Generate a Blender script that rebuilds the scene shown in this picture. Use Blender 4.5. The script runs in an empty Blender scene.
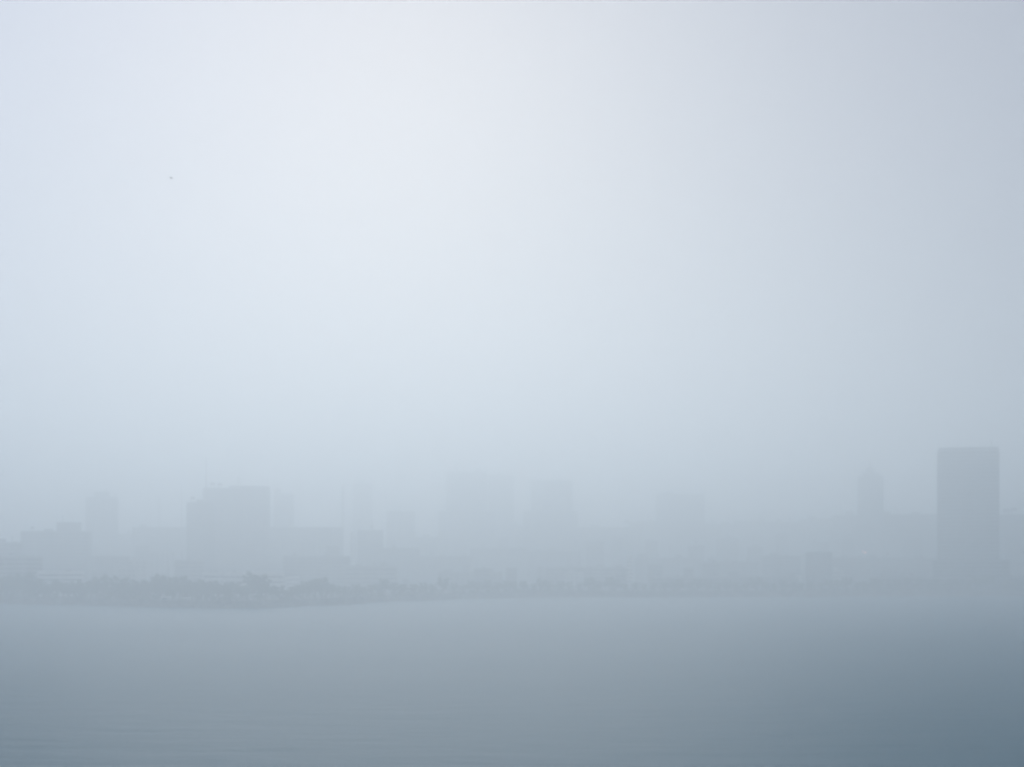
import bpy, math, random
from mathutils import Vector, Matrix, noise

random.seed(7)
sc = bpy.context.scene
COL = sc.collection
F = 1500.0            # focal length in pixels of the 1024 px wide picture
HZ = 560.0            # picture row of the true horizon
H = 27.0              # eye height above the water
LAND = 3.0            # height of the reclaimed land above the water


# ------------------------------------------------------------------ helpers
def at(px, d, py=HZ):
    """A point at depth d along the view axis that the photo shows at (px, py)."""
    return Vector(((px - 512.0) / F * d, d, H + (HZ - py) / F * d))


def tag(o, label=None, cat=None, group=None, kind=None):
    if label: o['label'] = label
    if cat: o['category'] = cat
    if group: o['group'] = group
    if kind: o['kind'] = kind
    return o


class MB:
    """Collects faces for one mesh object."""
    def __init__(self):
        self.v, self.f = [], []

    def box(self, x0, x1, y0, y1, z0, z1):
        n = len(self.v)
        self.v += [(x0, y0, z0), (x1, y0, z0), (x1, y1, z0), (x0, y1, z0),
                   (x0, y0, z1), (x1, y0, z1), (x1, y1, z1), (x0, y1, z1)]
        for q in ((0, 3, 2, 1), (4, 5, 6, 7), (0, 1, 5, 4), (1, 2, 6, 5), (2, 3, 7, 6), (3, 0, 4, 7)):
            self.f.append(tuple(n + i for i in q))

    def ring(self, w, d, z0, z1, out):
        """Four strips round a w x d block (front face on y=0), each standing `out` proud."""
        h = w / 2
        self.box(-h - out, h + out, -out, 0.0 - .002, z0, z1)
        self.box(-h - out, h + out, d + .002, d + out, z0, z1)
        self.box(-h - out, -h - .002, 0, d, z0, z1)
        self.box(h + .002, h + out, 0, d, z0, z1)

    def tube(self, p0, p1, r0, r1, n=8, cap=True):
        p0, p1 = Vector(p0), Vector(p1)
        q = (p1 - p0).to_track_quat('Z', 'Y').to_matrix()
        a, b = q @ Vector((1, 0, 0)), q @ Vector((0, 1, 0))
        s = len(self.v)
        for p, r in ((p0, r0), (p1, r1)):
            for i in range(n):
                t = 2 * math.pi * i / n
                self.v.append(tuple(p + a * (r * math.cos(t)) + b * (r * math.sin(t))))
        for i in range(n):
            j = (i + 1) % n
            self.f.append((s + i, s + j, s + n + j, s + n + i))
        if cap:
            self.f.append(tuple(s + n + i for i in range(n)))
            self.f.append(tuple(s + n - 1 - i for i in range(n)))

    def build(self, name, mat, parent=None, smooth=False):
        me = bpy.data.meshes.new(name)
        me.from_pydata(self.v, [], self.f)
        if smooth:
            me.polygons.foreach_set('use_smooth', [True] * len(me.polygons))
        me.materials.append(mat)
        o = bpy.data.objects.new(name, me)
        COL.objects.link(o)
        if parent is not None: o.parent = parent
        return o


def empty(name, loc, rz=0.0):
    o = bpy.data.objects.new(name, None)
    COL.objects.link(o)
    o.location = loc
    o.rotation_euler = (0, 0, rz)
    o.empty_display_size = 2
    return o


def again(src, parent, dz=0.0, dx=0.0, dy=0.0):
    c = src.copy()
    COL.objects.link(c)
    c.parent = parent
    c.location = src.location + Vector((dx, dy, dz))
    return c


# ---------------------------------------------------------------- materials
def surface(name, base, rough=.8, var=.25, scale=.15, streak=False, spec=.3, metal=0.0):
    m = bpy.data.materials.new(name)
    m.use_nodes = True
    nt = m.node_tree
    b = nt.nodes['Principled BSDF']
    b.inputs['Roughness'].default_value = rough
    b.inputs['Metallic'].default_value = metal
    b.inputs['Specular IOR Level'].default_value = spec
    tc = nt.nodes.new('ShaderNodeTexCoord')
    mp = nt.nodes.new('ShaderNodeMapping')
    if streak: mp.inputs['Scale'].default_value = (1, 1, .15)      # rain streaks run down the wall
    nz = nt.nodes.new('ShaderNodeTexNoise')
    nz.inputs['Scale'].default_value = scale
    nz.inputs['Detail'].default_value = 5
    rp = nt.nodes.new('ShaderNodeValToRGB')
    rp.color_ramp.elements[0].position = .3
    rp.color_ramp.elements[1].position = .7
    rp.color_ramp.elements[0].color = (*[c * (1 - var) for c in base], 1)
    rp.color_ramp.elements[1].color = (*[min(1, c * (1 + var)) for c in base], 1)
    nt.links.new(tc.outputs['Object'], mp.inputs[0])
    nt.links.new(mp.outputs[0], nz.inputs['Vector'])
    nt.links.new(nz.outputs['Fac'], rp.inputs[0])
    nt.links.new(rp.outputs[0], b.inputs['Base Color'])
    return m


M = {
    'concrete': surface('weathered_concrete', (.26, .26, .25), streak=True),
    'pale': surface('pale_paint', (.46, .45, .42), streak=True, var=.18),
    'white': surface('white_paint', (.74, .73, .70), streak=True, var=.1),
    'grey': surface('grey_render', (.19, .20, .21), streak=True),
    'dark': surface('dark_cladding', (.11, .12, .13), streak=True, var=.2),
    'roof': surface('roof_felt', (.17, .17, .17), var=.3),
    'glass': surface('window_glass', (.07, .08, .09), rough=.2, var=.5, scale=.3, spec=.5),
    'steel': surface('galvanised_steel', (.22, .22, .23), rough=.5, var=.15, scale=2, metal=.4),
    'tank': surface('black_plastic_tank', (.05, .05, .055), rough=.5, var=.2, scale=1),
    'leaf_deep': surface('deep_green_leaves', (.075, .105, .06), rough=.6, var=.5, scale=.5),
    'leaf_mid': surface('mid_green_leaves', (.092, .12, .075), rough=.6, var=.5, scale=.5),
    'bark': surface('bark', (.09, .07, .05), var=.4, scale=1.5),
    'land': surface('packed_earth', (.10, .095, .08), var=.3, scale=.02),
    'paving': surface('promenade_paving', (.22, .21, .19), var=.2, scale=.1),
    'asphalt': surface('asphalt', (.05, .05, .052), var=.25, scale=.08),
    'stone': surface('sea_stone', (.21, .205, .19), var=.5, scale=.25),
    'bird': surface('dark_feathers', (.05, .045, .04), var=.3, scale=3),
}


def lamp_material():
    m = bpy.data.materials.new('lit_lens')
    m.use_nodes = True
    b = m.node_tree.nodes['Principled BSDF']
    b.inputs['Base Color'].default_value = (.8, .7, .7, 1)
    b.inputs['Emission Color'].default_value = (1.0, .66, .70, 1)
    b.inputs['Emission Strength'].default_value = 12.0
    return m


M['lamp'] = lamp_material()

# --------------------------------------------------------------------- light
LIT = dict(sig=.00188, g=.619, sun=1.5, sunel=18.5, sunaz=-4.5, sunang=30.0, sky=.07, mixf=.9,
           glow=1.78, gp=2.6, zen=.27, hr=.927, hg=.986, hb=1.0, wr_=.010, wg_=.122, wb_=.168, wr=.48,
           exp=-.295, spec=.235, sg=.995, sb=.992, cel=21.0, caz=-73.0, top=178.0, ocr=4.45, ocg=4.87, ocb=6.33)

el, az = math.radians(LIT['sunel']), math.radians(LIT['sunaz'])
sun_dir = Vector((math.sin(az) * math.cos(el), math.cos(az) * math.cos(el), math.sin(el)))

world = bpy.data.worlds.new('World')
sc.world = world
world.use_nodes = True
nt = world.node_tree
bg = nt.nodes['Background']
sky = nt.nodes.new('ShaderNodeTexSky')
sky.sky_type = 'NISHITA'
sky.sun_disc = False
sky.sun_elevation = el
sky.sun_rotation = az
sky.dust_density = 3.0
tc = nt.nodes.new('ShaderNodeTexCoord')
dot = nt.nodes.new('ShaderNodeVectorMath'); dot.operation = 'DOT_PRODUCT'
ce, ca = math.radians(LIT['cel']), math.radians(LIT['caz'])
dot.inputs[1].default_value = (math.sin(ca) * math.cos(ce), math.cos(ca) * math.cos(ce), math.sin(ce))   # thinnest part of the cloud deck
nt.links.new(tc.outputs['Generated'], dot.inputs[0])
mx = nt.nodes.new('ShaderNodeMath'); mx.operation = 'MAXIMUM'; mx.inputs[1].default_value = 0
nt.links.new(dot.outputs['Value'], mx.inputs[0])
pw = nt.nodes.new('ShaderNodeMath'); pw.operation = 'POWER'; pw.inputs[1].default_value = LIT['gp']
nt.links.new(mx.outputs[0], pw.inputs[0])
ma = nt.nodes.new('ShaderNodeMath'); ma.operation = 'MULTIPLY_ADD'
ma.inputs[1].default_value = LIT['glow']; ma.inputs[2].default_value = 1
nt.links.new(pw.outputs[0], ma.inputs[0])
sx = nt.nodes.new('ShaderNodeSeparateXYZ')
nt.links.new(tc.outputs['Generated'], sx.inputs[0])
mz = nt.nodes.new('ShaderNodeMath'); mz.operation = 'MULTIPLY_ADD'; mz.inputs[1].default_value = LIT['zen']
nt.links.new(sx.outputs['Z'], mz.inputs[0])
nt.links.new(ma.outputs[0], mz.inputs[2])
# slow unevenness of the cloud deck
cn = nt.nodes.new('ShaderNodeTexNoise'); cn.inputs['Scale'].default_value = 2.2; cn.inputs['Detail'].default_value = 3
nt.links.new(tc.outputs['Generated'], cn.inputs['Vector'])
cm = nt.nodes.new('ShaderNodeMapRange')
cm.inputs['From Min'].default_value = .3; cm.inputs['From Max'].default_value = .7
cm.inputs['To Min'].default_value = .96; cm.inputs['To Max'].default_value = 1.04
nt.links.new(cn.outputs['Fac'], cm.inputs['Value'])
cl = nt.nodes.new('ShaderNodeMath'); cl.operation = 'MULTIPLY'
nt.links.new(mz.outputs[0], cl.inputs[0]); nt.links.new(cm.outputs[0], cl.inputs[1])
oc = nt.nodes.new('ShaderNodeVectorMath'); oc.operation = 'SCALE'
oc.inputs[0].default_value = (LIT['ocr'], LIT['ocg'], LIT['ocb'])
nt.links.new(cl.outputs[0], oc.inputs['Scale'])
mi = nt.nodes.new('ShaderNodeMix'); mi.data_type = 'RGBA'; mi.inputs[0].default_value = LIT['mixf']
nt.links.new(sky.outputs[0], mi.inputs[6]); nt.links.new(oc.outputs[0], mi.inputs[7])
nt.links.new(mi.outputs[2], bg.inputs[0])
bg.inputs[1].default_value = LIT['sky']

sl = bpy.data.lights.new('sun', 'SUN')
sun = bpy.data.objects.new('sun', sl)
COL.objects.link(sun)
sl.energy = LIT['sun']
sl.angle = math.radians(LIT['sunang'])
sl.color = (1, LIT['sg'], LIT['sb'])
sun.rotation_euler = sun_dir.to_track_quat('Z', 'Y').to_euler()

# -------------------------------------------------------------------- camera
cam = bpy.data.objects.new('camera', bpy.data.cameras.new('camera'))
COL.objects.link(cam)
sc.camera = cam
cam.location = (0, 0, H)
cam.rotation_euler = (math.pi / 2, 0, 0)
cam.data.sensor_width = 36
cam.data.lens = F / 1024 * 36
cam.data.shift_y = (HZ - 383.5) / 1024
cam.data.clip_start = 1
cam.data.clip_end = 20000

# ------------------------------------------------------------- the setting
SHORE = [(-1600, 600), (-700, 600.5), (-250, 602), (0, 603.5), (60, 604.6), (120, 606), (180, 607.6), (225, 608.2), (262, 607.8),
         (330, 605), (400, 601.2), (470, 598.6), (550, 597.2), (700, 597), (850, 596.6), (1024, 596), (1250, 595.6), (1900, 596), (2800, 597)]


def shore_depth(px):
    for (a, ya), (b, yb) in zip(SHORE, SHORE[1:]):
        if a <= px <= b:
            t = (px - a) / (b - a)
            t = t * t * (3 - 2 * t)
            return H * F / (ya + (yb - ya) * t - HZ)
    return H * F / (SHORE[0][1] - HZ) if px < 0 else H * F / (SHORE[-1][1] - HZ)


PX = list(range(-1600, 2801, 20))


def strip(name, off0, off1, z, mat, ragged=0.0):
    mb = MB()
    for px in PX:
        for off in (off0, off1):
            d = shore_depth(px) + off
            p = at(px, d)
            mb.v.append((p.x, p.y, z))
    for i in range(len(PX) - 1):
        mb.f.append((2 * i, 2 * i + 2, 2 * i + 3, 2 * i + 1))
    return mb.build(name, mat)


S = 5000.0
mb = MB()
mb.v = [(-S, -S, 0), (S, -S, 0), (S, S, 0), (-S, S, 0)]
mb.f = [(0, 1, 2, 3)]
wm = bpy.data.materials.new('grey_sea_water')
wm.use_nodes = True
wn = wm.node_tree
wb = wn.nodes['Principled BSDF']
wb.inputs['Base Color'].default_value = (LIT['wr_'], LIT['wg_'], LIT['wb_'], 1)
wb.inputs['Roughness'].default_value = LIT['wr']
wb.inputs['IOR'].default_value = 1.333
wb.inputs['Specular IOR Level'].default_value = LIT['spec']
wt = wn.nodes.new('ShaderNodeTexCoord')
wmap = wn.nodes.new('ShaderNodeMapping'); wmap.inputs['Scale'].default_value = (.35, 1, 1)
wn.links.new(wt.outputs['Object'], wmap.inputs[0])
w1 = wn.nodes.new('ShaderNodeTexNoise'); w1.inputs['Scale'].default_value = .12; w1.inputs['Detail'].default_value = 8; w1.inputs['Roughness'].default_value = .62
wn.links.new(wmap.outputs[0], w1.inputs['Vector'])
bp = wn.nodes.new('ShaderNodeBump'); bp.inputs['Strength'].default_value = 1.0; bp.inputs['Distance'].default_value = 1.0
wn.links.new(w1.outputs['Fac'], bp.inputs['Height'])
wn.links.new(bp.outputs[0], wb.inputs['Normal'])
# wind-ruffled patches: rougher and smoother lanes of water
w2 = wn.nodes.new('ShaderNodeTexNoise'); w2.inputs['Scale'].default_value = .012; w2.inputs['Detail'].default_value = 4
wn.links.new(wmap.outputs[0], w2.inputs['Vector'])
wr = wn.nodes.new('ShaderNodeMapRange')
wr.inputs['From Min'].default_value = .3; wr.inputs['From Max'].default_value = .7
wr.inputs['To Min'].default_value = LIT['wr'] - .012; wr.inputs['To Max'].default_value = LIT['wr'] + .012
wn.links.new(w2.outputs['Fac'], wr.inputs['Value'])
wn.links.new(wr.outputs[0], wb.inputs['Roughness'])
tag(mb.build('sea', wm), kind='structure')

# land: one sheet from the shore to beyond sight
mb = MB()
for px in PX:
    p = at(px, shore_depth(px) + 3.0)
    mb.v.append((p.x, p.y, LAND))
for px in PX:
    x = (px - PX[0]) / (PX[-1] - PX[0]) * 2 * S - S
    mb.v.append((x, S - 5, LAND))
n = len(PX)
for i in range(n - 1):
    mb.f.append((i, i + 1, n + i + 1, n + i))
tag(mb.build('land', M['land']), kind='structure')
tag(strip('promenade', 3.6, 10.5, LAND + .12, M['paving']), kind='structure')
tag(strip('road', 24.0, 40.0, LAND + .004, M['asphalt']), kind='structure')

# sea wall with a low parapet
mb = MB()
prof = [(0.0, -1.0), (2.2, LAND + .2), (2.2, LAND + 1.0), (3.2, LAND + 1.0), (3.2, LAND - .6)]
for px in PX:
    for off, z in prof:
        p = at(px, shore_depth(px) + off)
        mb.v.append((p.x, p.y, z))
k = len(prof)
for i in range(len(PX) - 1):
    for j in range(k - 1):
        mb.f.append((i * k + j, i * k + k + j, i * k + k + j + 1, i * k + j + 1))
tag(mb.build('sea_wall', M['stone']), 'long dark stone sea wall curving along the edge of the water', 'sea wall')

# armour stones heaped at the foot of the wall
mb = MB()
rnd = random.Random(3)
px = -40.0
while px < 1070:
    for row in range(3):
        d = shore_depth(px) - 4.2 + row * 1.9 + rnd.uniform(-.6, .6)
        c = at(px + rnd.uniform(-1, 1), d)
        r = rnd.uniform(.7, 1.5)
        s = len(mb.v)
        rot = Matrix.Rotation(rnd.uniform(0, 6.28), 3, 'Z') @ Matrix.Rotation(rnd.uniform(-.6, .6), 3, 'X')
        for v in ((1, 0, 0), (-1, 0, 0), (0, 1, 0), (0, -1, 0), (0, 0, 1), (0, 0, -1)):
            q = rot @ Vector(v) * r * rnd.uniform(.75, 1.2)
            mb.v.append((c.x + q.x, c.y + q.y, -.1 + row * .55 + q.z * .8))
        for a in (0, 1):
            for b_ in (2, 3):
                for c_ in (4, 5):
                    f = (s + a, s + b_, s + c_)
                    mb.f.append(f if (a + b_ + c_) % 2 == 0 else f[::-1])
    px += rnd.uniform(1.4, 2.6)
tag(mb.build('armour_stones', M['stone']), 'dark heap of armour stones along the foot of the sea wall', 'stones', kind='stuff')


# ----------------------------------------------------------------- buildings
def building(name, label, x0, x1, top, d, style='band', col='concrete', yaw=0.0, deep=None, floor_h=3.4,
             extras=(), group=None, clutter=True, glass_h=1.5, ledge=.35, cols=0, base=LAND, cat='building'):
    """A block whose silhouette spans picture columns x0..x1 up to row top at depth d."""
    xc = (x0 + x1) / 2
    wid = (x1 - x0) / F * d
    deep = deep or min(26.0, max(11.0, wid * .7))
    a = math.radians(yaw)
    w = (wid - deep * abs(math.sin(a))) / math.cos(a)
    head = math.atan((xc - 512) / F)
    p = at(xc, d)
    h = at(xc, d, top).z - base
    root = empty(name, (p.x, p.y, base), -head + a)
    tag(root, label, cat, group)
    hw = w / 2
    nf = max(2, int(round((h - 1.0) / floor_h)))
    fh = (h - 1.0) / nf
    wall = MB()
    wall.box(-hw, hw, 0, deep, 0, h - 1.0)
    # parapet, four pieces butted end to end
    t = .3
    wall.box(-hw, hw, 0, t, h - 1.0, h)
    wall.box(-hw, hw, deep - t, deep, h - 1.0, h)
    wall.box(-hw, -hw + t, t, deep - t, h - 1.0, h)
    wall.box(hw - t, hw, t, deep - t, h - 1.0, h)
    if style in ('band', 'balcony'):
        for i in range(1, nf):
            wall.ring(w, deep, i * fh - .18, i * fh + .18, ledge)
        # blind piers at the corners and, on the wide blocks, between bays
        npier = max(2, int(w / 11) + 1)
        for i in range(npier):
            x = -hw + .5 + (w - 1.0) * i / (npier - 1)
            for k_ in range(nf):
                wall.box(x - .45, x + .45, -ledge + .06, -.004, k_ * fh + .2, (k_ + 1) * fh - .2)
    if style == 'rib':
        nr = max(4, int(w / 3.6))
        for i in range(nr + 1):
            x = -hw + w * i / nr
            wall.box(x - .35, x + .35, -.8, -.003, 4.5, h - 3.2)
        nr2 = max(3, int(deep / 3.6))
        for i in range(nr2 + 1):
            y = .4 + (deep - .8) * i / nr2
            wall.box(-hw - .3, -hw - .003, y - .35, y + .35, 4.5, h - 3.2)
            wall.box(hw + .003, hw + .3, y - .35, y + .35, 4.5, h - 3.2)
    wall.build('wall', M[col], root)
    rf = MB()
    rf.box(-hw + t + .01, hw - t - .01, t + .01, deep - t - .01, h - 1.0 + .004, h - .85)
    rf.build('roof', M['roof'], root)
    if style in ('band', 'rib', 'balcony'):
        g = MB()
        g.ring(w, deep, 1.0, 1.0 + min(glass_h, fh - .8), .12)
        first = g.build('window_band', M['glass'], root)
        for i in range(1, nf):
            again(first, root, i * fh)
    if style == 'grid':
        nc = cols or max(3, int(w / 4.2))
        while nc * nf > 96: nc -= 1
        pitch = w / nc
        win = MB()
        win.box(-min(.95, pitch * .3), min(.95, pitch * .3), -.06, -.004, 1.0, 1.0 + min(1.5, fh - 1.2))
        sill = MB()
        sill.box(-min(1.1, pitch * .34), min(1.1, pitch * .34), -.25, -.003, .86, .98)
        w0 = win.build('window', M['glass'], root)
        s0 = sill.build('sill', M['concrete'], w0)
        for i in range(nf):
            for j in range(nc):
                x = -hw + pitch * (j + .5)
                if i == 0 and j == 0:
                    w0.location.x = x
                    continue
                c = w0.copy(); COL.objects.link(c); c.parent = root; c.location = (x, 0, i * fh)
                e = s0.copy(); COL.objects.link(e); e.parent = c
    if style == 'balcony':
        g = MB()
        nb = max(2, int(w / 9))
        for j in range(nb):
            x = -hw + w * (j + .5) / nb
            g.box(x - 1.9, x + 1.9, -1.5, -ledge - .004, -.1, .06)
            g.box(x - 1.9, x + 1.9, -1.5, -1.38, .06, 1.0)
        first = g.build('balcony', M[col], root)
        first.location.z = fh
        for i in range(2, nf):
            again(first, root, (i - 1) * fh)
    rr = random.Random(hash_of(name, x0, x1))
    if clutter and not extras and (x1 - x0) > 14:
        extras = []
        slots = max(1, int((x1 - x0) / 16))
        for q in range(slots):
            if rr.random() < .25: continue
            wq = rr.uniform(2.5, 8.5)
            c0 = x0 + 3 + (x1 - x0 - 6) * (q + rr.uniform(.25, .75)) / slots
            c0 = min(max(c0, x0 + wq / 2 + 2.5), x1 - wq / 2 - 2.5)
            if rr.random() < .3:
                extras.append(('water_tank', c0 - 1.7, c0 + 1.7, top - rr.uniform(2.5, 4.5)))
            else:
                extras.append(('stair_head', c0 - wq / 2, c0 + wq / 2, top - rr.uniform(1.6, 4.2)))
        if rr.random() < .5:
            c0 = x0 + (x1 - x0) * rr.uniform(.2, .8)
            extras.append(('mast', c0 - .3, c0 + .3, top - rr.uniform(6, 13)))
    for kind, a0, a1, ty in extras:
        ca = ((a0 + a1) / 2 - xc) / F * d
        wa = (a1 - a0) / F * d
        za = at(xc, d, ty).z - base
        e = MB()
        if kind in ('plant_room', 'stair_head', 'upper_storey'):
            dd = min(deep * .6, max(4, wa))
            y0 = deep * .18
            e.box(ca - wa / 2, ca + wa / 2, y0, y0 + dd, h - .846, za - .3)
            e.box(ca - wa / 2 - .25, ca + wa / 2 + .25, y0 - .25, y0 + dd + .25, za - .298, za)
            o = e.build(kind, M[col], root)
        elif kind == 'water_tank':
            r = max(.9, wa / 2)
            for lx in (-.6, .6):
                for ly in (-.6, .6):
                    e.box(ca + lx * r - .12, ca + lx * r + .12, 4 + ly * r - .12, 4 + ly * r + .12, h - .846, za - r * 1.1)
            e.tube((ca, 4, za - r * 1.1 + .003), (ca, 4, za - .25 * r), r, r, 14)
            e.tube((ca, 4, za - .25 * r + .003), (ca, 4, za), r, r * .35, 14)
            e.build('water_tank', M['tank'], root)
        elif kind == 'mast':
            r = max(.12, wa / 2)
            e.tube((ca, 5, h - .846), (ca, 5, za), r * 1.25, r * .95, 6)
            for k_ in (.45, .7, .9):
                zz = h + (za - h) * k_
                e.box(ca - 1.1, ca + 1.1, 4.95, 5.05, zz, zz + .1)
            e.build('mast', M['steel'], root)
        elif kind == 'lattice_mast':
            r = max(.5, wa / 2)
            for sx_ in (-1, 1):
                for sy_ in (-1, 1):
                    e.tube((ca + sx_ * r, 5 + sy_ * r, h - .846), (ca + sx_ * r * .3, 5 + sy_ * r * .3, za), .24, .2, 5)
            m_ = 8
            for k_ in range(m_):
                z0 = h + (za - h) * k_ / m_
                z1 = h + (za - h) * (k_ + 1) / m_
                q0, q1 = r * (1 - .7 * k_ / m_), r * (1 - .7 * (k_ + 1) / m_)
                for sy_ in (-1, 1):
                    e.tube((ca - q0, 5 + sy_ * q0, z0), (ca + q1, 5 + sy_ * q1, z1), .07, .07, 4)
            e.build('lattice_mast', M['steel'], root)
    # small clutter every roof has
    if wid > 14:
        for _ in range(min(6, int(wid / 8))):
            x = rr.uniform(-hw + 2, hw - 2); y = rr.uniform(2, deep - 2)
            q = rr.uniform(.5, 1.1)
            e = MB()
            e.box(x - q, x + q, y - q * .7, y + q * .7, h - .846, h - .846 + rr.uniform(.9, 1.7))
            e.build('ventilation_unit', M['steel'], root)
    return root


def hash_of(*a):
    h = 7
    for c in '|'.join(str(x) for x in a):
        h = (h * 31 + ord(c)) % 1000003
    return h


# the tall blocks, left to right
building('apartment_block', 'stepped apartment block with thin floor lines cut by the left picture edge', -34, 23, 542, 1230, 'band', 'grey', 4,
         extras=[('stair_head', -6, 6, 538.5), ('mast', 11.5, 12.3, 536)], glass_h=1.7)
building('office_slab', 'long office slab with stacked dark floor bands and a boxed roof storey', 21, 90, 531, 1340, 'band', 'grey', -5,
         extras=[('plant_room', 56, 79, 522), ('water_tank', 31, 35, 526.5), ('mast', 61.5, 62.4, 515), ('stair_head', 44, 52, 528.6)], glass_h=1.8)
building('tower_block', 'slim faint tower with a small raised crown standing behind the banded office slab', 87, 119, 497, 1680, 'grid', 'grey', 6,
         extras=[('plant_room', 96, 110, 491.5), ('mast', 105.5, 106.3, 488)])
building('apartment_block', 'faint low block between the slim tower and the wide flat block with a mast', 118, 134, 534, 1750, 'grid', 'concrete')
building('flat_roofed_block', 'wide flat-roofed block with a thin mast left of the big dark cluster', 132, 188, 527, 1650, 'band', 'grey', -4,
         extras=[('lattice_mast', 157.6, 160.4, 494), ('stair_head', 140, 146, 524.5), ('mast', 180.4, 181.2, 482)])
building('tower_block', 'narrow bluish tower on the left flank of the big twin-topped slab', 186, 213, 502, 1400, 'rib', 'dark', -7,
         extras=[('water_tank', 190, 194.5, 496.5), ('stair_head', 196, 203, 499.5)])
building('tower_slab', 'broad tall slab with roof tanks and two masts, bulkiest on the left', 204, 271, 488, 1470, 'balcony', 'grey', 5,
         extras=[('upper_storey', 231, 270, 485.5), ('water_tank', 211, 216, 482.5), ('water_tank', 218, 223, 483), ('mast', 206.4, 207.6, 458),
                 ('lattice_mast', 237.5, 240.5, 477)])
building('tower_block', 'paler stepped tower touching the right side of the big twin-topped slab', 274, 294, 494, 1800, 'grid', 'concrete', 0,
         extras=[('upper_storey', 274.5, 281, 488.5)])
building('office_slab', 'long low slab with an even flat roof right of the stepped pale tower', 268, 344, 527, 1560, 'band', 'grey', 3, clutter=False)
building('slender_tower', 'ghostly slender tower far behind the long low slab, almost lost in haze', 353, 372, 484, 2150, 'rib', 'concrete')
building('radio_tower', 'thin pole-like tower beside the ghostly slender tower', 341.5, 344, 485, 2000, 'rib', 'dark', deep=4.0, cat='tower')
building('stair_tower', 'white sliver of a building left of the small dark block', 350, 357, 531, 1480, 'grid', 'white', cols=2)
building('office_block', 'small dark block beside the white sliver of a building', 357, 384, 530, 1520, 'band', 'dark', 4)
building('office_block', 'square flat-topped block standing alone left of the two faint hazy towers', 386, 415, 511, 1830, 'band', 'grey', -4,
         extras=[('mast', 399.6, 400.4, 505)])
building('apartment_block', 'low faded block between the square flat-topped block and the hazy twin towers', 413, 449, 537, 1750, 'grid', 'concrete')
building('tower_block', 'left one of the twin towers that barely show through the haze', 446, 487, 472, 1980, 'grid', 'grey')
building('tower_block', 'right narrower one of the twin towers that barely show through the haze', 488.5, 514, 475, 2080, 'rib', 'grey')
building('podium_block', 'broad pale block at the foot of the hazy twin towers', 438, 495, 511, 1930, 'band', 'grey')
building('apartment_block', 'recessed block filling the gap between the two central tower groups', 494, 526, 525, 2000, 'grid', 'concrete')
building('tower_block', 'flat-topped tower at the centre rising from a wider podium', 531, 573, 480, 1910, 'band', 'grey', 3,
         extras=[('mast', 559, 560, 474)])
building('podium_block', 'wide podium block around the foot of the central flat-topped tower', 523, 578, 511, 1850, 'band', 'grey')
building('apartment_block', 'hazy row building with rooftop tanks right of the central podium', 577, 641, 527, 1820, 'balcony', 'concrete', -4,
         extras=[('water_tank', 624, 629, 520), ('stair_head', 629, 637, 522), ('stair_head', 590, 598, 524.5)])
building('apartment_block', 'small hazy block leaning against the left side of the square hazy tower', 638, 660, 521, 1950, 'grid', 'grey')
building('tower_block', 'square hazy tower alone right of the picture centre', 656, 705, 494, 1920, 'grid', 'grey', 3,
         extras=[('stair_head', 661, 672, 492)])
building('office_block', 'faded block directly at the right foot of the square hazy tower', 703, 736, 523.5, 1950, 'band', 'grey')
building('office_block', 'faded block one further right from the square hazy tower', 734, 771, 520.5, 2000, 'grid', 'grey')
building('office_block', 'faded block midway between the square hazy tower and the needle-topped tower', 769, 801, 522, 1880, 'balcony', 'grey')
building('office_block', 'faded block second to the left of the needle-topped tower, with a roof box', 799, 835, 518.5, 1860, 'grid', 'grey',
         extras=[('stair_head', 808, 817, 516)])
building('office_block', 'dim block directly left of the needle-topped tower', 832, 860, 515, 1750, 'band', 'grey')
building('needle_topped_tower', 'slim tower with a narrow stepped top and needle', 858, 883, 476, 1680, 'rib', 'grey', 0,
         extras=[('upper_storey', 862.5, 879, 472.5), ('plant_room', 866, 874, 467.5), ('mast', 869.2, 870.8, 460)])
building('office_slab', 'level-roofed slab between the needle-topped tower and the tallest dark tower', 882, 941, 514, 1600, 'band', 'grey', 3,
         extras=[('stair_head', 884, 891, 511.5), ('plant_room', 912, 921, 512)])
hotel = building('hotel_tower', 'tallest and darkest tower, a plain slab with a slightly narrower top', 938.6, 997.6, 449.5, 1205, 'rib', 'grey', 0, floor_h=3.3,
                 extras=[('upper_storey', 939.3, 997.0, 446.8), ('mast', 990, 990.6, 440)])
building('apartment_block', 'block with a rounded roof tank cut by the right picture edge', 997, 1080, 514, 1500, 'balcony', 'grey', -4,
         extras=[('water_tank', 1004, 1011, 508), ('water_tank', 1011.5, 1018, 507)])

# lower buildings in front of them
building('seafront_flats', 'low seafront flats behind the trees at the left picture edge', -30, 41, 556, 1060, 'balcony', 'concrete')
building('white_pavilion', 'white low building with a level roof below the banded office slab', 38, 83, 571, 1000, 'band', 'white', 0, cat='pavilion', clutter=False, glass_h=.8)
building('seafront_flats', 'grey flats in front of the slim crowned tower', 84, 130, 556, 1300, 'grid', 'grey', 3)
building('narrow_house', 'pale narrow house with rows of small windows right of the grey flats', 128, 147, 560, 1240, 'grid', 'pale', cat='house')
building('apartment_block', 'pale block below the flat-roofed block with a mast', 149, 176, 552, 1380, 'grid', 'pale', -3)
building('apartment_block', 'grey block below the narrow bluish tower', 175, 205, 560, 1200, 'band', 'concrete')
building('white_hall', 'long white hall across the foot of the bulkiest twin-topped slab', 203, 284, 572, 1020, 'band', 'white', 0, cat='hall', clutter=False, glass_h=.8)
building('seafront_flats', 'wide flats below the long low slab, right of the white hall', 283, 351, 556, 1280, 'balcony', 'grey', 3)
building('apartment_block', 'low flats below the white sliver of a building and the small dark block', 345, 397, 566, 1220, 'band', 'concrete')
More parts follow.
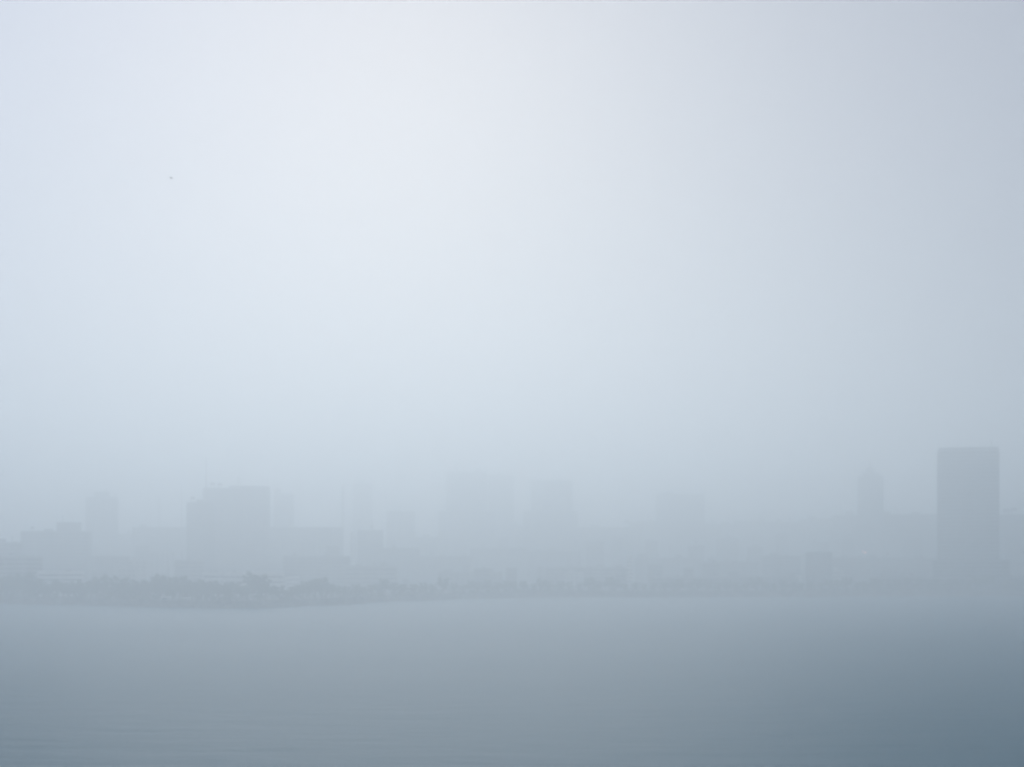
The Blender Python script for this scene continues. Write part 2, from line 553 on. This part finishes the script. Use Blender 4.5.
building('apartment_block', 'grey flats below the square flat-topped block', 382, 420, 548, 1450, 'grid', 'grey')
building('apartment_block', 'wide flats below the hazy twin towers', 418, 472, 556, 1480, 'balcony', 'grey', -3)
building('apartment_block', 'low wide flats nearest the water below the hazy twin towers', 438, 503, 572, 1250, 'grid', 'concrete')
building('apartment_block', 'taller flats between the feet of the hazy twin towers and the central podium', 470, 528, 548, 1620, 'band', 'grey')
building('apartment_block', 'flats in front of the central podium', 526, 582, 551, 1580, 'grid', 'grey', 4)
building('apartment_block', 'long low flats near the water, left of the white slim stair tower', 545, 627, 567, 1320, 'band', 'concrete')
building('stair_tower', 'slim white stair tower among low blocks right of the centre', 626.5, 632.5, 555, 1300, 'grid', 'white', cols=2)
building('apartment_block', 'flats below the square hazy tower', 634, 702, 557.5, 1480, 'grid', 'grey', -3)
building('apartment_block', 'long lowest flats by the water below the square hazy tower', 650, 723, 577, 1230, 'band', 'concrete')
building('apartment_block', 'flats below and right of the square hazy tower', 698, 759, 561, 1430, 'balcony', 'grey')
building('apartment_block', 'long lowest flats by the water left of the dark boxy block', 722, 798, 577, 1220, 'grid', 'concrete')
building('apartment_block', 'flats left of the second slim white stair tower', 762, 802, 555.5, 1400, 'band', 'grey')
building('stair_tower', 'slim white stair tower on the left side of the dark boxy block', 801, 805.5, 553, 1290, 'grid', 'white', cols=1)
building('boxy_block', 'dark boxy block with a flat top beside the slim white stair tower', 805.5, 832, 552, 1260, 'grid', 'dark')
lamp_block = building('office_block', 'low block with two lit lamps on its roof below the needle-topped tower', 832, 898, 557, 1380, 'band', 'grey')
building('apartment_block', 'flats between the lamp-lit block and the tallest dark tower', 896, 950, 558, 1350, 'grid', 'grey', 3)
building('seafront_flats', 'lowest flats by the water below the level-roofed slab', 872, 958, 577, 1165, 'band', 'concrete')
building('podium_block', 'wide podium at the foot of the tallest dark tower', 934, 1008, 560, 1178, 'band', 'grey')
building('seafront_flats', 'lowest flats by the water cut by the right picture edge', 958, 1070, 578, 1160, 'grid', 'grey')

# narrow mid-height blocks standing between the low flats and the tall ones
for x0, x1, ty, d, st, c in ((586, 604, 541, 1600, 'grid', 'grey'), (611, 623, 536, 1680, 'band', 'concrete'), (645, 658, 540, 1600, 'grid', 'grey'),
                             (688, 705, 545, 1560, 'band', 'grey'), (716, 739, 538, 1650, 'grid', 'grey'), (747, 763, 547, 1560, 'band', 'concrete'),
                             (775, 789, 533, 1680, 'grid', 'grey'), (816, 829, 542, 1600, 'grid', 'grey'), (842, 855, 534, 1620, 'band', 'grey'),
                             (903, 922, 537, 1540, 'grid', 'grey'), (1004, 1021, 536, 1440, 'band', 'grey')):
    building('mid_height_block', 'narrow mid-height block deep in the haze between the lower and taller right-hand buildings', x0, x1, ty, d, st, c,
             rnd.uniform(-6, 6), group='mid-height blocks in the hazy right half')
for x0, x1, ty, d, st, c in ((93, 109, 543, 1600, 'grid', 'grey'), (136, 150, 545, 1480, 'band', 'grey'), (300, 317, 541, 1450, 'grid', 'concrete'),
                             (326, 339, 546, 1400, 'band', 'grey'), (424, 437, 543, 1650, 'grid', 'grey'), (497, 509, 537, 1800, 'band', 'grey')):
    building('mid_height_block', 'narrow mid-height block deep in the haze between the lower and taller left-hand buildings', x0, x1, ty, d, st, c,
             rnd.uniform(-6, 6), group='mid-height blocks in the hazy left half')

# many small houses fill the lower city
rnd = random.Random(29)
px = 92.0
while px < 1030:
    wq = rnd.uniform(7, 20)
    far_left = px < 345
    if not (203 - wq < px < 284 or 858 < px + wq and px < 874):
        building('small_house', 'small hazy house low in the city behind the left seafront trees' if far_left else
                 'small hazy house low in the city along the centre and right shore', px, px + wq,
                 rnd.uniform(563, 584) if not far_left else rnd.uniform(566, 580), (1090 if far_left else 1230) + rnd.uniform(0, 150),
                 rnd.choice(('grid', 'band', 'grid')), rnd.choice(('grey', 'concrete', 'pale', 'concrete', 'grey', 'white')), rnd.uniform(-9, 9),
                 deep=rnd.uniform(9, 13), floor_h=3.2, cols=4,
                 group='small houses behind the left trees' if far_left else 'small houses along the right shore', cat='house')
    px += wq + rnd.uniform(3, 22)

# two lit floodlights on the roof of the low block, shining across the bay
for px, r, lab in ((866.3, .62, 'brighter pinkish lit floodlight on the low block roof'), (862.8, .42, 'weaker pinkish lit floodlight left of the brighter one')):
    p = at(px, 1380, 552)
    zr = at(px, 1380, 557).z
    root = empty('floodlight', (p.x, p.y + 3, zr - .84))
    tag(root, lab, 'floodlight', 'lit floodlights on the low block roof')
    e = MB(); e.tube((0, 0, 0), (0, 0, p.z - zr + .8), .12, .09, 8); e.box(-.5, .5, -.5, .5, 0, .12)
    e.build('pole', M['steel'], root)
    zc = p.z - zr + .8
    e = MB(); e.tube((0, .45, zc), (0, -.25, zc - .1), r * .6, r * 1.08, 14)
    e.build('lamp_housing', M['steel'], root)
    e = MB(); e.tube((0, -.256, zc - .1), (0, -.33, zc - .11), r, r * .9, 14)
    e.build('lens', M['lamp'], root)


# -------------------------------------------------------------- small kiosks
def kiosk(px, wpx, top, label):
    d = shore_depth(px) + 6.0
    p = at(px, d)
    w = wpx / F * d
    z = LAND + .12
    h = at(px, d, top).z - z
    root = empty('kiosk', (p.x, p.y, z), -math.atan((px - 512) / F))
    tag(root, label, 'kiosk', 'white kiosks on the promenade')
    e = MB(); e.box(-w / 2, w / 2, 0, 3.2, 0, h - .25); e.build('wall', M['white'], root)
    e = MB(); e.box(-w / 2 - .5, w / 2 + .5, -.9, 3.7, h - .248, h); e.build('roof', M['white'], root)
    e = MB(); e.box(-w / 2 + .6, w / 2 - 2.0, -.05, -.004, 1.0, h - .7); e.build('serving_hatch', M['glass'], root)
    e = MB(); e.box(w / 2 - 1.5, w / 2 - .5, -.06, -.004, .05, 2.1); e.build('door', M['grey'], root)


kiosk(166, 10, 596.5, 'longer white kiosk on the promenade among the trees')
kiosk(187, 7, 597.5, 'shorter white kiosk right of the longer one')


# ---------------------------------------------------------------------- trees
def tree_proto(seed, hgt, spread, mat):
    r = random.Random(seed)
    root = empty('tree', (0, 0, 0))
    t = MB()
    fork = hgt * .24
    t.tube((0, 0, -.3), (.15, 0, fork), .32, .22, 8)
    tips = []
    for i in range(6):
        a = i / 6 * 6.28 + r.uniform(-.4, .4)
        q = Vector((math.cos(a) * spread * r.uniform(.35, .65), math.sin(a) * spread * r.uniform(.35, .65), hgt * r.uniform(.5, .85)))
        mid = Vector((.15, 0, fork)).lerp(q, .5) + Vector((0, 0, hgt * .05))
        t.tube((.15, 0, fork - .15), mid, .17, .11, 6)
        t.tube(mid, q, .11, .04, 5)
        tips += [mid, q]
    t.build('trunk', M['bark'], root)
    c = MB()
    clumps = [(p + Vector((0, 0, .4)), r.uniform(.22, .36) * spread) for p in tips]
    for _ in range(22):
        a = r.uniform(0, 6.28); q = spread * math.sqrt(r.random()) * .85
        clumps.append((Vector((math.cos(a) * q, math.sin(a) * q, hgt * r.uniform(.08, .93) - .06 * q)), r.uniform(.18, .34) * spread))
    for p, rad in clumps:
        for _ in range(52):
            v = Vector((r.gauss(0, 1), r.gauss(0, 1), r.gauss(0, 1))).normalized() * rad * r.uniform(.45, 1.05)
            v.z *= .7
            o = p + v
            n1 = (v.normalized() + Vector((r.uniform(-.7, .7), r.uniform(-.7, .7), r.uniform(-.2, .9)))).normalized()
            a = n1.orthogonal().normalized(); b = n1.cross(a)
            s1, s2 = r.uniform(.22, .5), r.uniform(.18, .36)
            i = len(c.v)
            c.v += [tuple(o + a * s1), tuple(o + b * s2), tuple(o - a * s1), tuple(o - b * s2)]
            c.f.append((i, i + 1, i + 2, i + 3))
    c.build('crown', mat, root)
    return root


protos = [tree_proto(1, 12.5, 5.6, M['leaf_deep']), tree_proto(2, 10.5, 5.0, M['leaf_mid']),
          tree_proto(3, 14.0, 6.4, M['leaf_deep']), tree_proto(4, 8.5, 4.2, M['leaf_mid'])]
fresh = set(range(4))
rnd = random.Random(11)


def plant(px, off, which, s, label, group):
    src = protos[which]
    if which in fresh:
        fresh.discard(which)
        o = src
    else:
        o = src.copy(); COL.objects.link(o)
        for ch in list(src.children):
            k_ = ch.copy(); COL.objects.link(k_); k_.parent = o
    p = at(px, shore_depth(px) + off)
    o.location = (p.x, p.y, LAND)
    o.rotation_euler = (0, 0, rnd.uniform(0, 6.28))
    o.scale = (s, s, s * rnd.uniform(.92, 1.12))
    tag(o, label, 'tree', group)


px = -12.0
i = 0
while px < 346:
    off = (13 if i % 2 else 20) + rnd.uniform(-2, 2)
    fade = 1.0 if px < 270 else .85
    plant(px, off, rnd.choice((0, 0, 1, 2, 2)), rnd.uniform(.72, 1.18) * fade,
          'full dark tree in the dense seafront belt along the left shore', 'trees along the left shore')
    px += rnd.uniform(4.2, 7.4); i += 1
while px < 1040:
    off = (13 if i % 2 else 18) + rnd.uniform(-2, 2)
    plant(px, off, rnd.choice((1, 3, 3, 1, 0)), rnd.uniform(.75, 1.0),
          'small tree in the thin seafront row along the centre and right shore', 'trees along the right shore')
    px += rnd.uniform(7.0, 11.0); i += 1

# ------------------------------------------------------------------ a bird
p = at(171, 220, 178)
root = empty('bird', p, .8)
root.rotation_euler = (.95, .2, .7)
root.scale = (.38, .38, .38)
tag(root, 'tiny dark bird flying alone high in the pale sky', 'bird')
b_ = MB()
b_.tube((0, -.42, 0), (0, -.2, .02), .05, .15, 8)
b_.tube((0, -.2, .02), (0, .15, .0), .15, .12, 8)
b_.tube((0, .15, 0), (0, .45, .0), .12, .05, 8)
b_.build('body', M['bird'], root, True)
for s in (-1, 1):
    w_ = MB()
    pts = [((.06, .2), (.06, -.2), .03), ((.40, .26), (.40, -.14), .17), ((.78, .04), (.78, -.14), .08)]
    for (a_, c_, z_) in pts:
        for y_ in (a_[1], c_[1]):
            w_.v += [(s * a_[0], y_, z_ + .012), (s * a_[0], y_, z_ - .012)]
    for k_ in range(2):
        q = k_ * 4
        w_.f += [(q, q + 2, q + 6, q + 4), (q + 1, q + 5, q + 7, q + 3), (q, q + 4, q + 5, q + 1), (q + 2, q + 3, q + 7, q + 6)]
    w_.f += [(8, 9, 11, 10)]
    w_.build('wing', M['bird'], root)

# ---------------------------------------------------------------------- haze
TOP = LIT.get('top', 200.0)
S2 = S + 20
mb = MB()
mb.box(-S2, S2, -S2, S2, -1.5, TOP)
hm = bpy.data.materials.new('fog')
hm.use_nodes = True
hn = hm.node_tree
hn.nodes.clear()
ho = hn.nodes.new('ShaderNodeOutputMaterial')
pv = hn.nodes.new('ShaderNodeVolumePrincipled')
pv.inputs['Density'].default_value = LIT['sig']
pv.inputs['Anisotropy'].default_value = LIT['g']
pv.inputs['Color'].default_value = (LIT['hr'], LIT['hg'], LIT['hb'], 1)
hn.links.new(pv.outputs[0], ho.inputs['Volume'])
tag(mb.build('haze', hm), 'pale blue-grey fog filling the air over the water and city', 'haze', kind='stuff')

# -------------------------------------------------------------------- render
sc.view_settings.view_transform = 'Standard'
sc.view_settings.look = 'None'
sc.view_settings.gamma = 1
sc.view_settings.use_curve_mapping = False
sc.view_settings.exposure = LIT['exp']
sc.render.engine = 'CYCLES'
sc.cycles.use_denoising = True
sc.cycles.use_adaptive_sampling = False
sc.cycles.filter_width = 2.5          # a slightly soft lens
sc.cycles.volume_bounces = 8
sc.cycles.max_bounces = 10
sc.cycles.diffuse_bounces = 2
